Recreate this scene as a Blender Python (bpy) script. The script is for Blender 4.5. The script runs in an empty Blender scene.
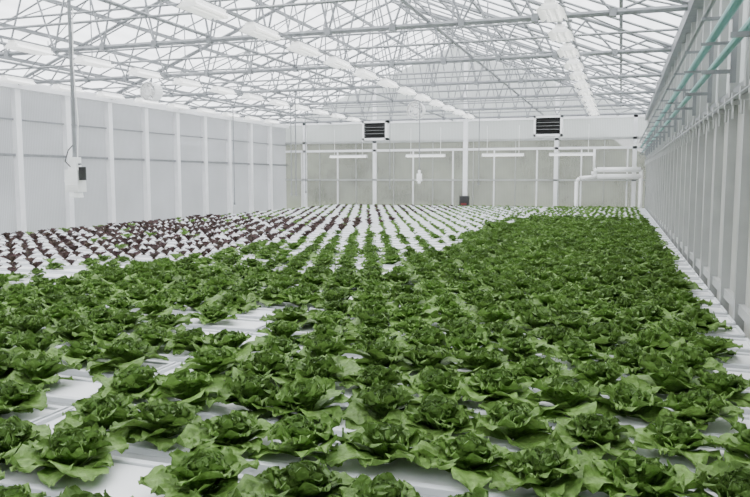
import bpy, math, random
import numpy as np
from mathutils import Vector
random.seed(7)
R = random.Random(11)
D = bpy.data
scene = bpy.context.scene

# ---------------------------------------------------------------- helpers
def nodes_of(name):
    m = D.materials.new(name); m.use_nodes = True
    nt = m.node_tree; nt.nodes.clear()
    out = nt.nodes.new('ShaderNodeOutputMaterial')
    return m, nt, out

def plain(name, col, rough=0.5, metal=0.0, var=0.06, scale=6.0, emit=0.0):
    m, nt, out = nodes_of(name)
    b = nt.nodes.new('ShaderNodeBsdfPrincipled')
    tc = nt.nodes.new('ShaderNodeTexCoord')
    no = nt.nodes.new('ShaderNodeTexNoise'); no.inputs['Scale'].default_value = scale
    no.inputs['Detail'].default_value = 4
    nt.links.new(tc.outputs['Object'], no.inputs['Vector'])
    r = nt.nodes.new('ShaderNodeValToRGB')
    r.color_ramp.elements[0].position = .3; r.color_ramp.elements[1].position = .7
    r.color_ramp.elements[0].color = [max(0, c*(1-var)) for c in col]+[1]
    r.color_ramp.elements[1].color = [min(1, c*(1+var)) for c in col]+[1]
    nt.links.new(no.outputs['Fac'], r.inputs['Fac'])
    nt.links.new(r.outputs['Color'], b.inputs['Base Color'])
    b.inputs['Roughness'].default_value = rough
    b.inputs['Metallic'].default_value = metal
    if emit:
        b.inputs['Emission Color'].default_value = (1, 1, .97, 1)
        b.inputs['Emission Strength'].default_value = emit
    nt.links.new(b.outputs[0], out.inputs[0])
    return m

def sheet(name, col, transp, transl, stripe_axis=None, stripe_scale=30, tcol=None, var=.08, nscale=1.2):
    m, nt, out = nodes_of(name)
    L = nt.links.new
    tc = nt.nodes.new('ShaderNodeTexCoord')
    no = nt.nodes.new('ShaderNodeTexNoise'); no.inputs['Scale'].default_value = nscale
    no.inputs['Detail'].default_value = 5
    L(tc.outputs['Object'], no.inputs['Vector'])
    r = nt.nodes.new('ShaderNodeValToRGB')
    r.color_ramp.elements[0].position = .3; r.color_ramp.elements[1].position = .7
    r.color_ramp.elements[0].color = [c*(1-var) for c in col]+[1]
    r.color_ramp.elements[1].color = [min(1, c*(1+var)) for c in col]+[1]
    L(no.outputs['Fac'], r.inputs['Fac'])
    csock = r.outputs['Color']
    if stripe_axis is not None:
        w = nt.nodes.new('ShaderNodeTexWave'); w.bands_direction = stripe_axis
        w.inputs['Scale'].default_value = stripe_scale
        L(tc.outputs['Object'], w.inputs['Vector'])
        mx = nt.nodes.new('ShaderNodeMix'); mx.data_type = 'RGBA'; mx.blend_type = 'MULTIPLY'
        mx.inputs[0].default_value = .18
        L(csock, mx.inputs[6]); L(w.outputs['Color'], mx.inputs[7])
        csock = mx.outputs[2]
    d = nt.nodes.new('ShaderNodeBsdfPrincipled'); d.inputs['Roughness'].default_value = .35
    t = nt.nodes.new('ShaderNodeBsdfTranslucent')
    L(csock, d.inputs['Base Color']); L(csock, t.inputs['Color'])
    m1 = nt.nodes.new('ShaderNodeMixShader'); m1.inputs[0].default_value = transl
    L(d.outputs[0], m1.inputs[1]); L(t.outputs[0], m1.inputs[2])
    tr = nt.nodes.new('ShaderNodeBsdfTransparent')
    if tcol: tr.inputs[0].default_value = (*tcol, 1)
    m2 = nt.nodes.new('ShaderNodeMixShader'); m2.inputs[0].default_value = transp
    L(m1.outputs[0], m2.inputs[1]); L(tr.outputs[0], m2.inputs[2])
    L(m2.outputs[0], out.inputs[0])
    return m

class MB:
    def __init__(s): s.v = []; s.f = []; s.m = []
    def box(s, x0, x1, y0, y1, z0, z1, mi=0):
        b = len(s.v)
        s.v += [(x0,y0,z0),(x1,y0,z0),(x1,y1,z0),(x0,y1,z0),(x0,y0,z1),(x1,y0,z1),(x1,y1,z1),(x0,y1,z1)]
        for q in ((0,3,2,1),(4,5,6,7),(0,1,5,4),(1,2,6,5),(2,3,7,6),(3,0,4,7)):
            s.f.append(tuple(b+i for i in q)); s.m.append(mi)
    def quad(s, a, b_, c, d, mi=0):
        b = len(s.v); s.v += [a, b_, c, d]; s.f.append((b, b+1, b+2, b+3)); s.m.append(mi)
    def tube(s, p, q, r, n=6, mi=0, r2=None, caps=True):
        p = Vector(p); q = Vector(q); d = (q-p)
        if d.length < 1e-6: return
        d.normalize()
        up = Vector((0,0,1)) if abs(d.z) < .9 else Vector((1,0,0))
        a = d.cross(up).normalized(); c = d.cross(a).normalized()
        b = len(s.v); r2 = r if r2 is None else r2
        for (o, rr) in ((p, r), (q, r2)):
            for i in range(n):
                t = 2*math.pi*i/n
                s.v.append(tuple(o + a*math.cos(t)*rr + c*math.sin(t)*rr))
        for i in range(n):
            j = (i+1) % n
            s.f.append((b+i, b+j, b+n+j, b+n+i)); s.m.append(mi)
        if caps:
            s.f.append(tuple(b+i for i in range(n))[::-1]); s.m.append(mi)
            s.f.append(tuple(b+n+i for i in range(n))); s.m.append(mi)
    def path(s, pts, r, n=8, mi=0):
        for a, b in zip(pts[:-1], pts[1:]): s.tube(a, b, r, n, mi)
    def obj(s, name, mats, smooth=False, parent=None, bevel=0, loc=None):
        me = D.meshes.new(name); me.from_pydata(s.v, [], s.f)
        for m in mats: me.materials.append(m)
        me.polygons.foreach_set('material_index', s.m)
        if smooth: me.polygons.foreach_set('use_smooth', [True]*len(s.f))
        me.update()
        o = D.objects.new(name, me); scene.collection.objects.link(o)
        if bevel:
            md = o.modifiers.new('b', 'BEVEL'); md.width = bevel; md.segments = 2; md.limit_method = 'ANGLE'
        if parent: o.parent = parent
        if loc: o.location = loc
        return o

def empty(name, loc=(0,0,0)):
    e = D.objects.new(name, None); scene.collection.objects.link(e); e.location = loc
    e.empty_display_size = .1
    return e

# ---------------------------------------------------------------- materials
M_roof  = sheet('roof_polycarbonate', (.84,.86,.88), .40, .75, 'X', 1.2, var=.08)
M_wallL = sheet('wall_polycarbonate', (.53,.54,.57), .15, .64, 'Y', 9, var=.07)
M_wallR = sheet('side_curtain', (.60,.60,.58), .06, .45, 'Y', 7, var=.08)
M_end   = sheet('end_polycarbonate', (.26,.27,.25), .40, .50, 'X', 8, var=.25)
M_gable = sheet('gable_polycarbonate', (.62,.64,.65), .20, .65, 'X', 8, var=.05)
M_galv  = plain('galvanised_steel', (.25,.26,.27), .45, .3, .12, 14)
M_wpost = plain('white_painted_aluminium', (.88,.88,.89), .4, .0, .04)
M_gpost = plain('grey_aluminium', (.42,.43,.42), .4, .2, .08)
M_white = plain('white_plastic_channel', (.76,.77,.78), .38, 0, .03, 3)
M_lip   = plain('white_channel_lip', (.60,.62,.64), .4, 0, .04, 3)
M_lamp  = plain('white_fixture', (.90,.90,.89), .35, 0, .02)
M_glamp = plain('lit_grow_light', (.92,.92,.91), .35, 0, .02, emit=.8)
M_tube  = plain('lit_tube', (.95,.95,.93), .3, 0, .01, 6, emit=2.5)
M_black = plain('black_metal', (.03,.03,.03), .5, .2, .2)
M_teal  = plain('teal_pipe', (.13,.36,.34), .35, 0, .1)
M_floor = plain('white_ground_cloth', (.50,.51,.50), .8, 0, .15, 2.5)
M_grass = plain('grass_ground', (.13,.16,.07), .95, 0, .4, .3)
M_hill  = plain('wooded_hillside', (.13,.14,.10), .95, 0, .5, .25)
M_red   = plain('red_plastic', (.16,.02,.02), .4)
M_plug  = plain('rockwool_plug', (.10,.075,.05), .9, 0, .3, 30)

def leafmat(name, cin, cout, cedge, rib, gloss=.5, transl=.22):
    m, nt, out = nodes_of(name); L = nt.links.new
    at = nt.nodes.new('ShaderNodeAttribute'); at.attribute_name = 'leafcol'
    sp = nt.nodes.new('ShaderNodeSeparateColor'); L(at.outputs['Color'], sp.inputs[0])
    def mix(fac, a, b):
        x = nt.nodes.new('ShaderNodeMix'); x.data_type = 'RGBA'
        if isinstance(fac, float): x.inputs[0].default_value = fac
        else: L(fac, x.inputs[0])
        for i, c in ((6, a), (7, b)):
            if isinstance(c, tuple): x.inputs[i].default_value = (*c, 1)
            else: L(c, x.inputs[i])
        return x.outputs[2]
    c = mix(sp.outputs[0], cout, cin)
    mul = nt.nodes.new('ShaderNodeMath'); mul.operation = 'POWER'; mul.inputs[1].default_value = 1.6
    L(sp.outputs[2], mul.inputs[0])
    mm = nt.nodes.new('ShaderNodeMath'); mm.operation = 'MULTIPLY'; mm.inputs[1].default_value = .4
    L(mul.outputs[0], mm.inputs[0])
    c = mix(mm.outputs[0], c, cedge)
    rb = nt.nodes.new('ShaderNodeMapRange'); rb.inputs[1].default_value = .0; rb.inputs[2].default_value = .22
    rb.inputs[3].default_value = .5; rb.inputs[4].default_value = 0
    L(sp.outputs[1], rb.inputs[0])
    c = mix(rb.outputs[0], c, rib)
    tc = nt.nodes.new('ShaderNodeTexCoord')
    no = nt.nodes.new('ShaderNodeTexNoise'); no.inputs['Scale'].default_value = 70
    no.inputs['Detail'].default_value = 3
    L(tc.outputs['Object'], no.inputs['Vector'])
    oi = nt.nodes.new('ShaderNodeObjectInfo')
    hs = nt.nodes.new('ShaderNodeHueSaturation')
    mr = nt.nodes.new('ShaderNodeMapRange'); mr.inputs[3].default_value = .8; mr.inputs[4].default_value = 1.2
    L(oi.outputs['Random'], mr.inputs[0])
    mv = nt.nodes.new('ShaderNodeMapRange'); mv.inputs[1].default_value = .3; mv.inputs[2].default_value = .7
    mv.inputs[3].default_value = .65; mv.inputs[4].default_value = 1.25
    L(no.outputs['Fac'], mv.inputs[0])
    pr = nt.nodes.new('ShaderNodeMath'); pr.operation = 'MULTIPLY'
    L(mr.outputs[0], pr.inputs[0]); L(mv.outputs[0], pr.inputs[1])
    L(pr.outputs[0], hs.inputs['Value']); L(c, hs.inputs['Color'])
    b = nt.nodes.new('ShaderNodeBsdfPrincipled'); b.inputs['Roughness'].default_value = gloss
    b.inputs['Specular IOR Level'].default_value = .25
    L(hs.outputs[0], b.inputs['Base Color'])
    bp = nt.nodes.new('ShaderNodeBump'); bp.inputs['Strength'].default_value = .8; bp.inputs['Distance'].default_value = .008
    L(no.outputs['Fac'], bp.inputs['Height']); L(bp.outputs[0], b.inputs['Normal'])
    t = nt.nodes.new('ShaderNodeBsdfTranslucent'); L(hs.outputs[0], t.inputs[0])
    ms = nt.nodes.new('ShaderNodeMixShader'); ms.inputs[0].default_value = transl
    L(b.outputs[0], ms.inputs[1]); L(t.outputs[0], ms.inputs[2]); L(ms.outputs[0], out.inputs[0])
    return m
M_leaf = leafmat('lettuce_leaf_green', (.052,.112,.022), (.140,.250,.055), (.140,.255,.055), (.21,.33,.10))  # inner leaves: own darker green, deepened further to paint in core occlusion shade
M_red_leaf = leafmat('lettuce_leaf_red', (.06,.055,.03), (.055,.025,.026), (.04,.014,.020), (.10,.09,.05), transl=.1)

# ---------------------------------------------------------------- dimensions
XL, XR, YB, YF = -9.0, .60, 18.9, -2.6
ZE, XM, ZR = 3.12, -4.2, 5.0
CZ = 1.6; TZ = .90
PY = [9.13 + 1.085*k for k in range(-10, 10)]
PY = [y for y in PY if YF < y < YB-.2]
TY = [9.13 + 2.17*k for k in range(-5, 5)]
def roofz(x):
    return ZE + (ZR-ZE)*(1-abs(x-XM)/(XR-XM)) if x > XM else ZE + (ZR-ZE)*(1-abs(x-XM)/(XM-XL))

# ---------------------------------------------------------------- shell
mb = MB(); mb.box(XL, XR, YF, YB, -.05, 0); mb.obj('floor', [M_floor])
mb = MB(); mb.box(-120, 120, -60, 200, -.30, -.06); mb.obj('ground', [M_grass])
mb = MB(); n = 40
for i in range(n+1):
    x = -90+180*i/n
    z = 7+3*math.sin(i*.5)+1.6*math.sin(i*1.7+1)
    for (yy, zz) in ((48, -.1), (58, z*.55), (74, z), (100, z*.9)): mb.v.append((x, yy, zz))
for i in range(n):
    for k in range(3):
        a = i*4+k; mb.f.append((a, a+4, a+5, a+1)); mb.m.append(0)
mb.obj('hillside', [M_hill], smooth=True)

# left wall
mb = MB(); mb.box(XL-.03, XL, YF, YB, 0, ZE, 0)
for y in PY: mb.box(XL, XL+.09, y-.055, y+.055, 0, ZE, 1)
mb.box(XL, XL+.05, YF, YB, 1.94, 1.98, 2); mb.box(XL, XL+.04, YF, YB, 2.50, 2.52, 2)
mb.box(XL, XL+.06, YF, YB, .55, .63, 1)
mb.obj('wall_left', [M_wallL, M_wpost, M_galv])
# right wall
mb = MB(); mb.box(XR, XR+.03, YF, YB, 0, 2.06, 0); mb.box(XR, XR+.03, YF, YB, 2.06, ZE, 3)
y = YF+.1
while y < YB-.1:
    mb.box(XR-.045, XR, y-.03, y+.03, 0, ZE, 1)
    y += .54
mb.box(XR-.03, XR, YF, YB, 2.03, 2.09, 2); mb.box(XR-.03, XR, YF, YB, .93, .98, 1)
mb.obj('wall_right', [M_wallR, M_gpost, M_galv, M_gable])
# end walls
def endwall(name, y0, y1, inner, posts):
    mb = MB()
    mb.box(XL, XR, y0, y1, 0, 2.55, 0)
    mb.box(XL, XR, y0, y1, 2.55, ZE, 3)
    b = len(mb.v)
    for yy in (y0, y1): mb.v += [(XL, yy, ZE), (XR, yy, ZE), (XM, yy, ZR)]
    mb.f += [(b, b+1, b+2), (b+3, b+5, b+4)]; mb.m += [3, 3]
    s = inner; yi = y0 if s < 0 else y1
    ya, yb = min(yi, yi+s*.06), max(yi, yi+s*.06)
    for x in posts: mb.box(x-.05, x+.05, ya, yb, 0, roofz(x)-.03, 1)
    for k in range(18):
        x = XL+.5+k*.54
        if x > XR-.1: continue
        w_ = .018 if k % 2 == 0 else .010
        mb.box(x-w_, x+w_, ya+.02, yb-.005, 0, 2.35 if k % 2 == 0 else 2.55, 1 if k % 2 == 0 else 4)
    mb.box(XL, XR, ya, yb, 2.31, 2.37, 1)
    mb.box(XL, XR, ya, yb, 2.54, 2.60, 4)
    mb.box(XL, XR, ya, yb, 1.53, 1.57, 4)
    mb.box(XL, XR, ya, yb, ZE-.06, ZE+.03, 1)
    mb.obj(name, [M_end, M_wpost, M_galv, M_gable, M_gpost])
endwall('wall_back', YB, YB+.03, -1, [-8.4, -6.34, -3.86, -1.55, .3])
endwall('wall_front', YF-.03, YF, 1, [-8.4, -6.34, -3.86, -1.55, .3])
# roof panels
mb = MB()
mb.quad((XL-.03,YF,ZE),(XM,YF,ZR),(XM,YB,ZR),(XL-.03,YB,ZE)); mb.quad((XM,YF,ZR),(XR+.03,YF,ZE),(XR+.03,YB,ZE),(XM,YB,ZR))
mb.obj('ceiling', [M_roof])
# purlins / eave beams
mb = MB()
for x in (-8.4,-7.7,-7.0,-6.3,-5.6,-4.9,-4.2,-3.5,-2.8,-2.1,-1.4,-.7,-.05):
    z = roofz(x)-.035; mb.box(x-.018, x+.018, YF, YB, z-.03, z+.02, 0)
mb.box(XL, XL+.12, YF, YB, ZE-.14, ZE-.02, 1); mb.box(XR-.10, XR, YF, YB, ZE-.14, ZE-.02, 0)
y = YF+.54
while y < YB:
    mb.tube((XL,y,ZE-.02),(XM,y,ZR-.02),.014,4,0); mb.tube((XM,y,ZR-.02),(XR,y,ZE-.02),.014,4,0); y += .5425
for x in (-7.6,-6.6,-4.2,-1.8): mb.tube((x,YF,ZE-.02),(x,YB,ZE-.02),.018,6,0)
mb.obj('roof_purlins', [M_galv, M_wpost])
# trusses
for ti, y in enumerate(TY):
    mb = MB(); zb = ZE-.06
    mb.tube((XL+.05,y,zb),(XR-.03,y,zb),.028,6)
    mb.tube((XL+.05,y,ZE-.05),(XM,y,ZR-.09),.024,6); mb.tube((XM,y,ZR-.09),(XR-.03,y,ZE-.05),.024,6)
    N = 14; xs = [XL+.05+(XR-XL-.08)*i/N for i in range(N+1)]
    for i in range(N):
        xm = (xs[i]+xs[i+1])/2
        mb.tube((xs[i],y,zb),(xm,y,roofz(xm)-.09),.012,5); mb.tube((xm,y,roofz(xm)-.09),(xs[i+1],y,zb),.012,5)
        mb.box(xs[i]-.03, xs[i]+.03, y-.034, y+.034, zb-.035, zb+.035)
    zl = zb+.40; xa = XL+1.2; xb = XR-1.2
    mb.tube((xa,y,zl),(xb,y,zl),.014,5)
    mb.obj('roof_truss', [M_galv], smooth=False)
mb = MB()
for y in [t+1.085 for t in TY[:-1]]:
    mb.tube((XL+.05,y,ZE-.04),(XR-.03,y,ZE-.04),.014,5)
    for x in (-6.6,-4.2,-1.8): mb.tube((x,y,ZE-.04),(x,y,roofz(x)-.05),.010,4)
mb.obj('roof_tie_rods', [M_galv])
mb = MB()
for k in range(0, len(TY)-1, 2):
    a, b = TY[k], TY[k+1]
    for (x0, x1) in ((XL+.1, XM), (XM, XR-.1)):
        mb.tube((x0,a,roofz(x0)-.1),(x1,b,roofz(x1)-.1),.009,4); mb.tube((x0,b,roofz(x0)-.1),(x1,a,roofz(x1)-.1),.009,4)
mb.obj('roof_wind_bracing', [M_galv])

# ---------------------------------------------------------------- growing table + channels
TX0, TX1, TY0, TY1 = -7.15, .52, .55, 18.2
mb = MB()
mb.box(TX0, TX1, TY0, TY1, TZ-.11, TZ-.07, 0)
for x in (-7.0,-5.1,-3.2,-1.3,.4):
    for yy in [TY0+.2+2.2*i for i in range(9)]: mb.box(x-.03, x+.03, yy-.03, yy+.03, 0, TZ-.17, 1)
    mb.box(x-.03, x+.03, TY0, TY1, TZ-.17, TZ-.11, 1)
mb.obj('growing_table', [M_white, M_galv])
ROW = .288; SP = .20
rows = []
y = .80
while y < TY1-.1: rows.append(y); y += ROW
mb = MB()
JX = -1.58
for y in rows:
    hw = .105
    for (xa, xb) in ((TX0, JX-.006), (JX+.006, TX1+.03)):
        mb.box(xa, xb, y-hw, y+hw, TZ-.07, TZ-.008, 0)
        mb.box(xa, xb, y-hw-.006, y-hw+.016, TZ-.02, TZ, 1)
        mb.box(xa, xb, y+hw-.016, y+hw+.006, TZ-.02, TZ, 1)
        mb.box(xa, xa+.012, y-hw, y+hw, TZ-.06, TZ+.004, 1); mb.box(xb-.012, xb, y-hw, y+hw, TZ-.06, TZ+.004, 1)
mb.obj('hydroponic_channels', [M_white, M_lip], bevel=.003)

# ---------------------------------------------------------------- lettuce prototypes
def make_plant(name, leaves, mat, plug=False, nt_=8, nu=6):
    V = []; F = []; C = []; MI = []
    for (az, L, W, e0, e1, cup, ruf, age, ph, r0, z0) in leaves:
        b = len(V)
        ts = [math.sin(math.pi/2*(i/nt_)) for i in range(nt_+1)]
        r, z = r0, z0; pt = 0
        ca, sa = math.cos(az), math.sin(az)
        tw = R.uniform(-.3, .3); bend = R.uniform(-.25, .25)
        for t in ts:
            th = e0+(e1-e0)*(t**1.2)
            r += math.cos(th)*(t-pt)*L; z += math.sin(th)*(t-pt)*L; pt = t
            w = W*(.20*(1-t) + max(0, math.sin(math.pi*min(1, t**1.5)))**.55)*.5
            if t > .999: w = W*.18
            for j in range(nu+1):
                u = -1+2*j/nu
                nn = cup*u*u*w + ruf*L*(abs(u)**1.5)*t*math.sin(t*15+ph+(2.1 if u > 0 else 0)) + ruf*L*.6*math.sin(u*8+ph*2)*t**3 + tw*u*w
                rr = r - nn*math.sin(th); zz = z + nn*math.cos(th)
                rr -= .10*L*u*u*t**4*math.cos(th)
                s = w*u + bend*t*t*L
                V.append((rr*ca - s*sa, rr*sa + s*ca, max(zz, .0)))
                C.append((age, abs(u), t, 1))
        for i in range(nt_):
            for j in range(nu):
                a = b+i*(nu+1)+j
                F.append((a, a+1, a+nu+2, a+nu+1)); MI.append(0)
    if plug:
        b = len(V)
        for zz, rr in ((-.01,.02),(.004,.02)):
            for i in range(8):
                V.append((rr*math.cos(i*math.pi/4), rr*math.sin(i*math.pi/4), zz)); C.append((0,0,0,1))
        F.append(tuple(b+8+i for i in range(8))); MI.append(1)
        for i in range(8): F.append((b+i, b+(i+1)%8, b+8+(i+1)%8, b+8+i)); MI.append(1)
    me = D.meshes.new(name); me.from_pydata(V, [], F)
    me.materials.append(mat); me.materials.append(M_plug)
    me.polygons.foreach_set('material_index', MI)
    me.polygons.foreach_set('use_smooth', [True]*len(F))
    ca_ = me.color_attributes.new('leafcol', 'FLOAT_COLOR', 'POINT')
    ca_.data.foreach_set('color', np.array(C, dtype=np.float32).ravel())
    me.update()
    return D.objects.new(name, me)

def head_leaves():
    ls = []; k = 0; off = R.uniform(0, 6)
    def add(n, L, W, e0, e1, cup, ruf, a0, a1, r0, z0, js=.2):
        nonlocal k
        for i in range(n):
            f = i/max(1, n-1)
            s = R.uniform(1-js, 1+js)
            ls.append((off+k*2.39996+R.uniform(-.35,.35), L*s, W*s*R.uniform(.85,1.15), math.radians(e0+R.uniform(-12,12)), math.radians(e1+R.uniform(-20,20)),
                       cup*R.uniform(.5,1.5), ruf*R.uniform(.6,1.5), a0+(a1-a0)*f, R.uniform(0,6.28), r0, z0)); k += 1
    add(10, .136, .088, 40, -14, .20, .07, 0, .1, .008, .0, .18)
    add(10, .098, .066, 58, 14, .35, .10, .2, .5, .010, .006)
    add(12, .078, .054, 70, 36, .50, .12, .5, .8, .010, .012)
    add(12, .066, .046, 80, 58, .60, .13, .7, .95, .012, .018)
    add(12, .054, .038, 90, 92, .65, .13, .8, 1, .014, .025)
    return ls
col_h = D.collections.new('lettuce_head_variants')
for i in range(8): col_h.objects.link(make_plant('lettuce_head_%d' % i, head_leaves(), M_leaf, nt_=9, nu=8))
def young_leaves(n, L, W, e0=40, e1=15):
    ls = []
    for i in range(n):
        s = R.uniform(.75, 1.15); f = i/n
        ls.append((i*2.4+R.uniform(-.3,.3), L*s*(1-.4*f), W*s*(1-.4*f), math.radians(e0+35*f), math.radians(e1+40*f), .3, .07, f, R.uniform(0,6), .004, .004))
    return ls
col_y = D.collections.new('lettuce_young_variants')
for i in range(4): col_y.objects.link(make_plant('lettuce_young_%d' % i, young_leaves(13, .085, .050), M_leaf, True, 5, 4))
col_r = D.collections.new('lettuce_red_variants')
for i in range(4): col_r.objects.link(make_plant('lettuce_red_%d' % i, young_leaves(12, .082, .048, 45, 18), M_red_leaf, True, 5, 4))

def crop(name, pts, coll):
    me = D.meshes.new(name); me.from_pydata([p[0] for p in pts], [], [])
    n = len(pts)
    a = me.attributes.new('scl', 'FLOAT', 'POINT'); a.data.foreach_set('value', [p[1] for p in pts])
    a = me.attributes.new('rot', 'FLOAT_VECTOR', 'POINT')
    a.data.foreach_set('vector', np.array([p[2] for p in pts], dtype=np.float32).ravel())
    a = me.attributes.new('pick', 'INT', 'POINT'); a.data.foreach_set('value', [R.randrange(80) for _ in range(n)])
    o = D.objects.new(name, me); scene.collection.objects.link(o)
    ng = D.node_groups.new(name+'_gn', 'GeometryNodeTree')
    ng.interface.new_socket('Geometry', in_out='INPUT', socket_type='NodeSocketGeometry')
    ng.interface.new_socket('Geometry', in_out='OUTPUT', socket_type='NodeSocketGeometry')
    N = ng.nodes.new; L = ng.links.new
    gi = N('NodeGroupInput'); go = N('NodeGroupOutput'); ip = N('GeometryNodeInstanceOnPoints')
    ci = N('GeometryNodeCollectionInfo'); ci.inputs['Collection'].default_value = coll
    ci.inputs['Separate Children'].default_value = True; ci.inputs['Reset Children'].default_value = True
    def na(nm, dt):
        x = N('GeometryNodeInputNamedAttribute'); x.data_type = dt; x.inputs['Name'].default_value = nm
        return [s for s in x.outputs if s.enabled and s.name == 'Attribute'][0]
    er = N('FunctionNodeEulerToRotation')
    L(gi.outputs[0], ip.inputs['Points']); L(ci.outputs[0], ip.inputs['Instance'])
    ip.inputs['Pick Instance'].default_value = True
    L(na('pick', 'INT'), ip.inputs['Instance Index'])
    L(na('rot', 'FLOAT_VECTOR'), er.inputs[0]); L(er.outputs[0], ip.inputs['Rotation'])
    L(na('scl', 'FLOAT'), ip.inputs['Scale'])
    L(ip.outputs[0], go.inputs[0])
    md = o.modifiers.new('instances', 'NODES'); md.node_group = ng
    return o

mature, young, red = [], [], []
def rt(t=.10): return (R.uniform(-t, t), R.uniform(-t, t), R.uniform(0, 6.28))
for ri, y in enumerate(rows):
    x = TX1-.17-(ri % 2)*SP*.5
    while x > TX0+.06:
        px = x+R.uniform(-.02, .02); py = y+R.uniform(-.02, .02)
        p = (px, py, TZ-.006)
        if px > -1.75:
            if y < 10.5: kind = 'm'; s = R.uniform(.9, 1.12)
            elif y < 13: kind = 'm'; s = R.uniform(.60, .8)
            else: kind = 'y'; s = R.uniform(.7, 1.0)
        elif px > -3.5:
            if y < 4.6: kind = 'm'; s = R.uniform(.85, 1.08)
            elif y < 6.6: kind = 'm'; s = R.uniform(.65, .85)
            elif y < 8.8: kind = 'm'; s = R.uniform(.42, .58)
            else: kind = 'y'; s = R.uniform(.5, .8)
        elif y < 3.9: kind = 'm'; s = R.uniform(.75, .98)
        elif y < 5.2 and px > -4.2: kind = 'm'; s = R.uniform(.5, .65)
        elif y < 11.5: kind = 'r'; s = R.uniform(.75, 1.2)
        else: kind = 'y' if R.random() < .4 else 'r'; s = R.uniform(.5, .8)
        if kind == 'r' and R.random() < .10: kind = 'y'
        skip = R.random() < .02
        if abs(px-JX) < .10 and R.random() < .65: skip = True
        if kind == 'm' and px < -1.6 and R.random() < .05: skip = True
        if not skip:
            if kind == 'm': mature.append((p, s, rt()))
            elif kind == 'y': young.append((p, s, rt()))
            else: red.append((p, s, rt()))
        x -= SP
crop('green_lettuce_crop', mature, col_h)
crop('lettuce_seedling_crop', young, col_y)
crop('red_lettuce_crop', red, col_r)

# ---------------------------------------------------------------- light fixtures
def fixture_mesh(length, k=1.0):
    mb = MB(); l = length/2
    mb.box(-.035*k, .035*k, -l, l, .02, .06, 0)
    mb.quad((-.035*k,-l,.03),(-.085*k,-l,-.01),(-.085*k,l,-.01),(-.035*k,l,.03),0); mb.quad((.035*k,l,.03),(.085*k,l,-.01),(.085*k,-l,-.01),(.035*k,-l,.03),0)
    mb.tube((-.03,-l+.02,.0),(-.03,l-.02,.0),.012,8,1); mb.tube((.03,-l+.02,0),(.03,l-.02,0),.012,8,1)
    mb.box(-.05*k,.05*k,-l,-l+.02,-.012,.03,0); mb.box(-.05*k,.05*k,l-.02,l,-.012,.03,0)
    return mb
for X in (-8.0, -5.9, -3.2, -.57):
    e = empty('grow_light_row', (X, 0, 2.93))
    mb = MB(); mb.box(-.015, .015, YF+.3, 17.2, .06, .085, 0)
    yy = -1.5
    while yy < 17.2:
        mb.tube((0,yy,.08),(0,yy,.14),.006,4); yy += 1
    mb.obj('mounting_rail', [M_galv], parent=e)
    base = fixture_mesh(.50, 1.25); o0 = None
    yy = -1.6
    while yy < 17.0:
        if o0 is None:
            o0 = base.obj('light_fixture', [M_glamp, M_glamp], parent=e); o = o0
        else:
            o = D.objects.new('light_fixture', o0.data); scene.collection.objects.link(o); o.parent = e
        o.location = (0, yy, 0); yy += .98
for x in (-7.0, -4.85, -2.84, -1.17):
    mb = fixture_mesh(1.05)
    mb.tube((0,-.4,.06),(0,-.4,.75),.005,4); mb.tube((0,.4,.06),(0,.4,.75),.005,4)
    o = mb.obj('fluorescent_light', [M_lamp, M_tube]); o.location = (x, 18.6, 2.16); o.rotation_euler = (0,0,math.pi/2)

# ---------------------------------------------------------------- unit heaters
def box_fan(name, loc, w=.66, h=.48):
    e = empty(name, loc)
    mb = MB(); d = .25
    for (x0,x1,z0,z1) in ((-w/2,w/2,h/2-.05,h/2),(-w/2,w/2,-h/2,-h/2+.05),(-w/2,-w/2+.05,-h/2,h/2),(w/2-.05,w/2,-h/2,h/2)):
        mb.box(x0,x1,-d/2,d/2,z0,z1,0)
    mb.box(-w/2,w/2,d/2-.01,d/2,-h/2,h/2,0)
    mb.obj('housing', [M_lamp], parent=e)
    mb = MB()
    for i in range(9):
        z = -h/2+.06+i*(h-.12)/8
        mb.quad((-w/2+.05,-d/2+.01,z-.012),(w/2-.05,-d/2+.01,z-.012),(w/2-.05,-d/2+.04,z+.018),(-w/2+.05,-d/2+.04,z+.018), 0)
    mb.box(-w/2+.05,w/2-.05,d/2-.1,d/2-.02,-h/2+.05,h/2-.05,0)
    for z in (-.08, .0, .08): mb.box(-w/2+.05,w/2-.05,-d/2-.002,-d/2+.008,z-.003,z+.003,1)
    mb.obj('louvres', [M_black, M_gpost], parent=e)
    mb = MB()
    for x in (-w/2+.04, w/2-.04): mb.tube((x,0,h/2),(x,0,3.05-loc[2]),.01,5)
    mb.tube((0,d/2,-.05),(0,d/2+.12,-.05),.12,12,0)
    mb.obj('hangers', [M_galv], parent=e)
box_fan('unit_heater', (-5.95, 17.81, 2.80)); box_fan('unit_heater', (-1.66, 17.81, 2.82))

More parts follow.
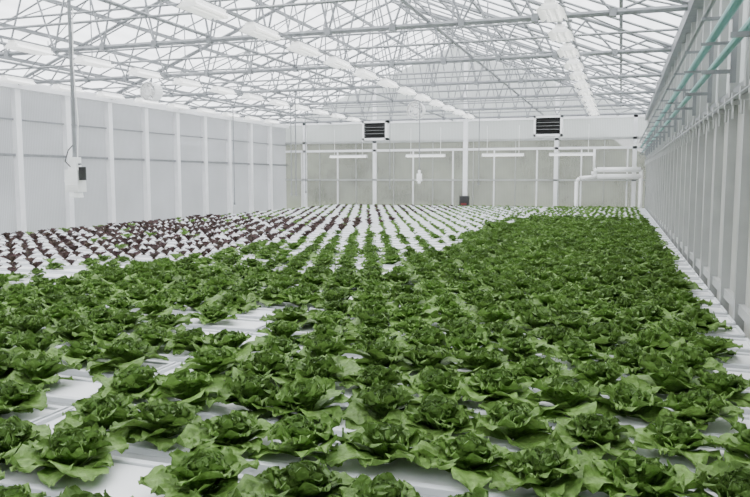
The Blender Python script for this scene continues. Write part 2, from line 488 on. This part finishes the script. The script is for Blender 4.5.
def haf(loc, r=.17):
    e = empty('circulation_fan', loc); mb = MB(); n = 20
    for k in range(n):
        a, b = 2*math.pi*k/n, 2*math.pi*(k+1)/n
        for rr in (r, r-.012):
            mb.quad((rr*math.cos(a),-.09,rr*math.sin(a)),(rr*math.cos(b),-.09,rr*math.sin(b)),(rr*math.cos(b),.09,rr*math.sin(b)),(rr*math.cos(a),.09,rr*math.sin(a)))
        for rr in (r*.4, r*.7, r):
            mb.tube((rr*math.cos(a),-.10,rr*math.sin(a)),(rr*math.cos(b),-.10,rr*math.sin(b)),.004,4)
    for k in range(10):
        a = 2*math.pi*k/10; mb.tube((0,-.10,0),(r*math.cos(a),-.10,r*math.sin(a)),.003,4)
    mb.obj('shroud', [M_lamp], parent=e)
    mb = MB(); mb.tube((0,-.07,0),(0,.12,0),.05,12)
    for k in range(4):
        a = k*math.pi/2+.3; c, s = math.cos(a), math.sin(a); c2, s2 = math.cos(a+.5), math.sin(a+.5)
        q = r*.92
        mb.quad((.03*c,-.03,.03*s),(q*c,-.03,q*s),(q*c2,.03,q*s2),(.03*c2,.03,.03*s2))
    mb.obj('motor_blades', [M_lamp], parent=e)
    mb = MB(); mb.tube((0,0,r),(0,0,3.05-loc[2]),.012,6); mb.obj('hanger', [M_galv], parent=e)
haf((-6.47, 9.13, 2.84), .13); haf((-3.7, 13.47, 2.87), .16)

# ---------------------------------------------------------------- hanging sensor station
e = empty('hanging_climate_sensor', (-4.13, 4.79, 1.60)); e.scale = (1.1, 1.1, 1.1)
mb = MB(); mb.tube((0,0,.13),(0,0,1.33),.013,8); mb.tube((-.05,0,.10),(.05,0,.10),.008,6)
mb.obj('support_rod', [M_galv], parent=e)
mb = MB(); mb.box(-.055,.055,-.045,.045,-.10,.06); mb.box(-.03,.03,-.03,.03,.06,.15)
for i in range(4): mb.tube((-.05,-.05,-.085+i*.012),(.05,-.05,-.085+i*.012),.003,4)
mb.obj('sensor_box', [M_lamp], parent=e, bevel=.008)
mb = MB(); mb.tube((0,0,-.105),(0,0,-.14),.045,14,0,.05); mb.tube((-.03,0,.0),(-.085,0,-.03),.02,10,0)
mb.obj('air_intake', [M_lamp], parent=e)
mb = MB(); mb.tube((.078,-.02,-.015),(.078,-.02,.08),.026,12); mb.tube((.05,0,.03),(.08,-.02,.03),.008,6)
mb.path([(0,-.05,.08),(-.045,-.05,.12),(-.04,-.02,.2),(0,0,.25)],.004,5)
mb.obj('black_sensor', [M_black], parent=e)
mb = MB(); mb.path([(.02,0,.10),(.04,.0,.4),(.015,0,.8),(.03,0,1.2)],.004,5); mb.obj('cable', [M_lamp], parent=e)
e = empty('hanging_temperature_sensor', (-3.34, 12.385, 1.62)); e.scale = (.7, .7, .75)
mb = MB(); mb.box(-.06,.06,-.05,.05,-.10,.08); mb.box(-.03,.03,-.03,.03,.08,.16); mb.tube((0,0,-.10),(0,0,-.15),.04,12)
mb.obj('sensor_box', [M_lamp], parent=e, bevel=.01)
mb = MB(); mb.tube((0,0,.15),(0,0,1.92),.012,6); mb.obj('support_rod', [M_galv], parent=e)

for (x, y, z) in ((-5.2,11.3,1.35),(-6.95,15.64,1.3),(-6.3,13.47,1.3),(-2.9,15.64,1.5),(-4.9,15.64,1.4),(-7.6,13.47,1.1)):
    mb = MB(); mb.tube((x,y,z),(x,y,3.04),.010,5); mb.tube((x,y,z-.05),(x,y,z),.02,8); mb.obj('hanging_cord', [M_galv])

mb = MB(); mb.box(-3.80,-3.70,18.35,18.45,0,ZE+.02,0); mb.box(-3.87,-3.63,18.25,18.35,.75,1.15,1); mb.box(-3.82,-3.68,18.22,18.25,.92,.97,2)
mb.obj('control_post', [M_wpost, M_black, M_red])

mb = MB(); yy = 18.45
mb.path([(.45,yy,1.80),(-.55,yy,1.80),(-.62,yy,1.76),(-.62,yy,1.68),(-.55,yy,1.64),(.45,yy,1.64)],.06,12)
mb.path([(-.55,yy,1.64),(-.95,yy,1.60),(-1.02,yy,1.52),(-1.02,yy,0)],.045,10)
mb.tube((-.62,yy,1.80),(-.62,yy,2.3),.03,8)
mb.path([(.45,yy,1.80),(.45,yy,0)],.05,10)
mb.obj('pvc_pipework', [M_lamp], smooth=True)

mb = MB()
mb.tube((.44,YF+.1,2.34),(.44,18.7,2.34),.022,10,0); mb.tube((.46,YF+.1,2.20),(.46,18.7,2.20),.018,10,0)
mb.tube((.40,YF+.1,2.46),(.40,18.7,2.46),.012,8,1)
y = YF+.4
while y < 18.6:
    mb.box(.39,.557,y-.01,y+.01,2.15,2.17,1); mb.box(.53,.557,y-.012,y+.012,2.10,2.50,1); mb.box(.38,.557,y-.01,y+.01,2.30,2.315,1)
    mb.box(.38,.557,y-.01,y+.01,2.43,2.445,1); y += 1.085
mb.obj('heating_pipes', [M_teal, M_galv], smooth=False)
mb = MB(); y = YF+.25
while y < 18.7:
    mb.box(.52,.569,y-.02,y+.02,1.97,2.03,0); mb.tube((.53,y,1.98),(.53,y,1.90),.008,5,0); y += .27
mb.tube((.53,YF+.1,2.0),(.53,18.7,2.0),.012,6,1)
mb.obj('curtain_brackets', [M_gpost, M_galv])

# ---------------------------------------------------------------- lighting
w = D.worlds.new('overcast_sky'); scene.world = w; w.use_nodes = True
bg = w.node_tree.nodes['Background']
bg.inputs[0].default_value = (.94,.96,1.0,1); bg.inputs[1].default_value = 4.8
sun = D.lights.new('sun', 'SUN'); sun.energy = 5.5; sun.angle = math.radians(35); sun.color = (1,.98,.95)
so = D.objects.new('sun', sun); scene.collection.objects.link(so); so.rotation_euler = (math.radians(-22), math.radians(-25), 0); so.location = (0,0,20)

# ---------------------------------------------------------------- camera
cam = D.cameras.new('camera'); cam.lens = 35; cam.sensor_width = 36; cam.clip_end = 500
co = D.objects.new('camera', cam); scene.collection.objects.link(co); co.location = (0,0,CZ)
a = math.atan(.3356); p = math.atan(70.5/730)
f = Vector((-math.sin(a)*math.cos(p), math.cos(a)*math.cos(p), -math.sin(p)))
co.rotation_euler = f.to_track_quat('-Z', 'Y').to_euler()
scene.camera = co
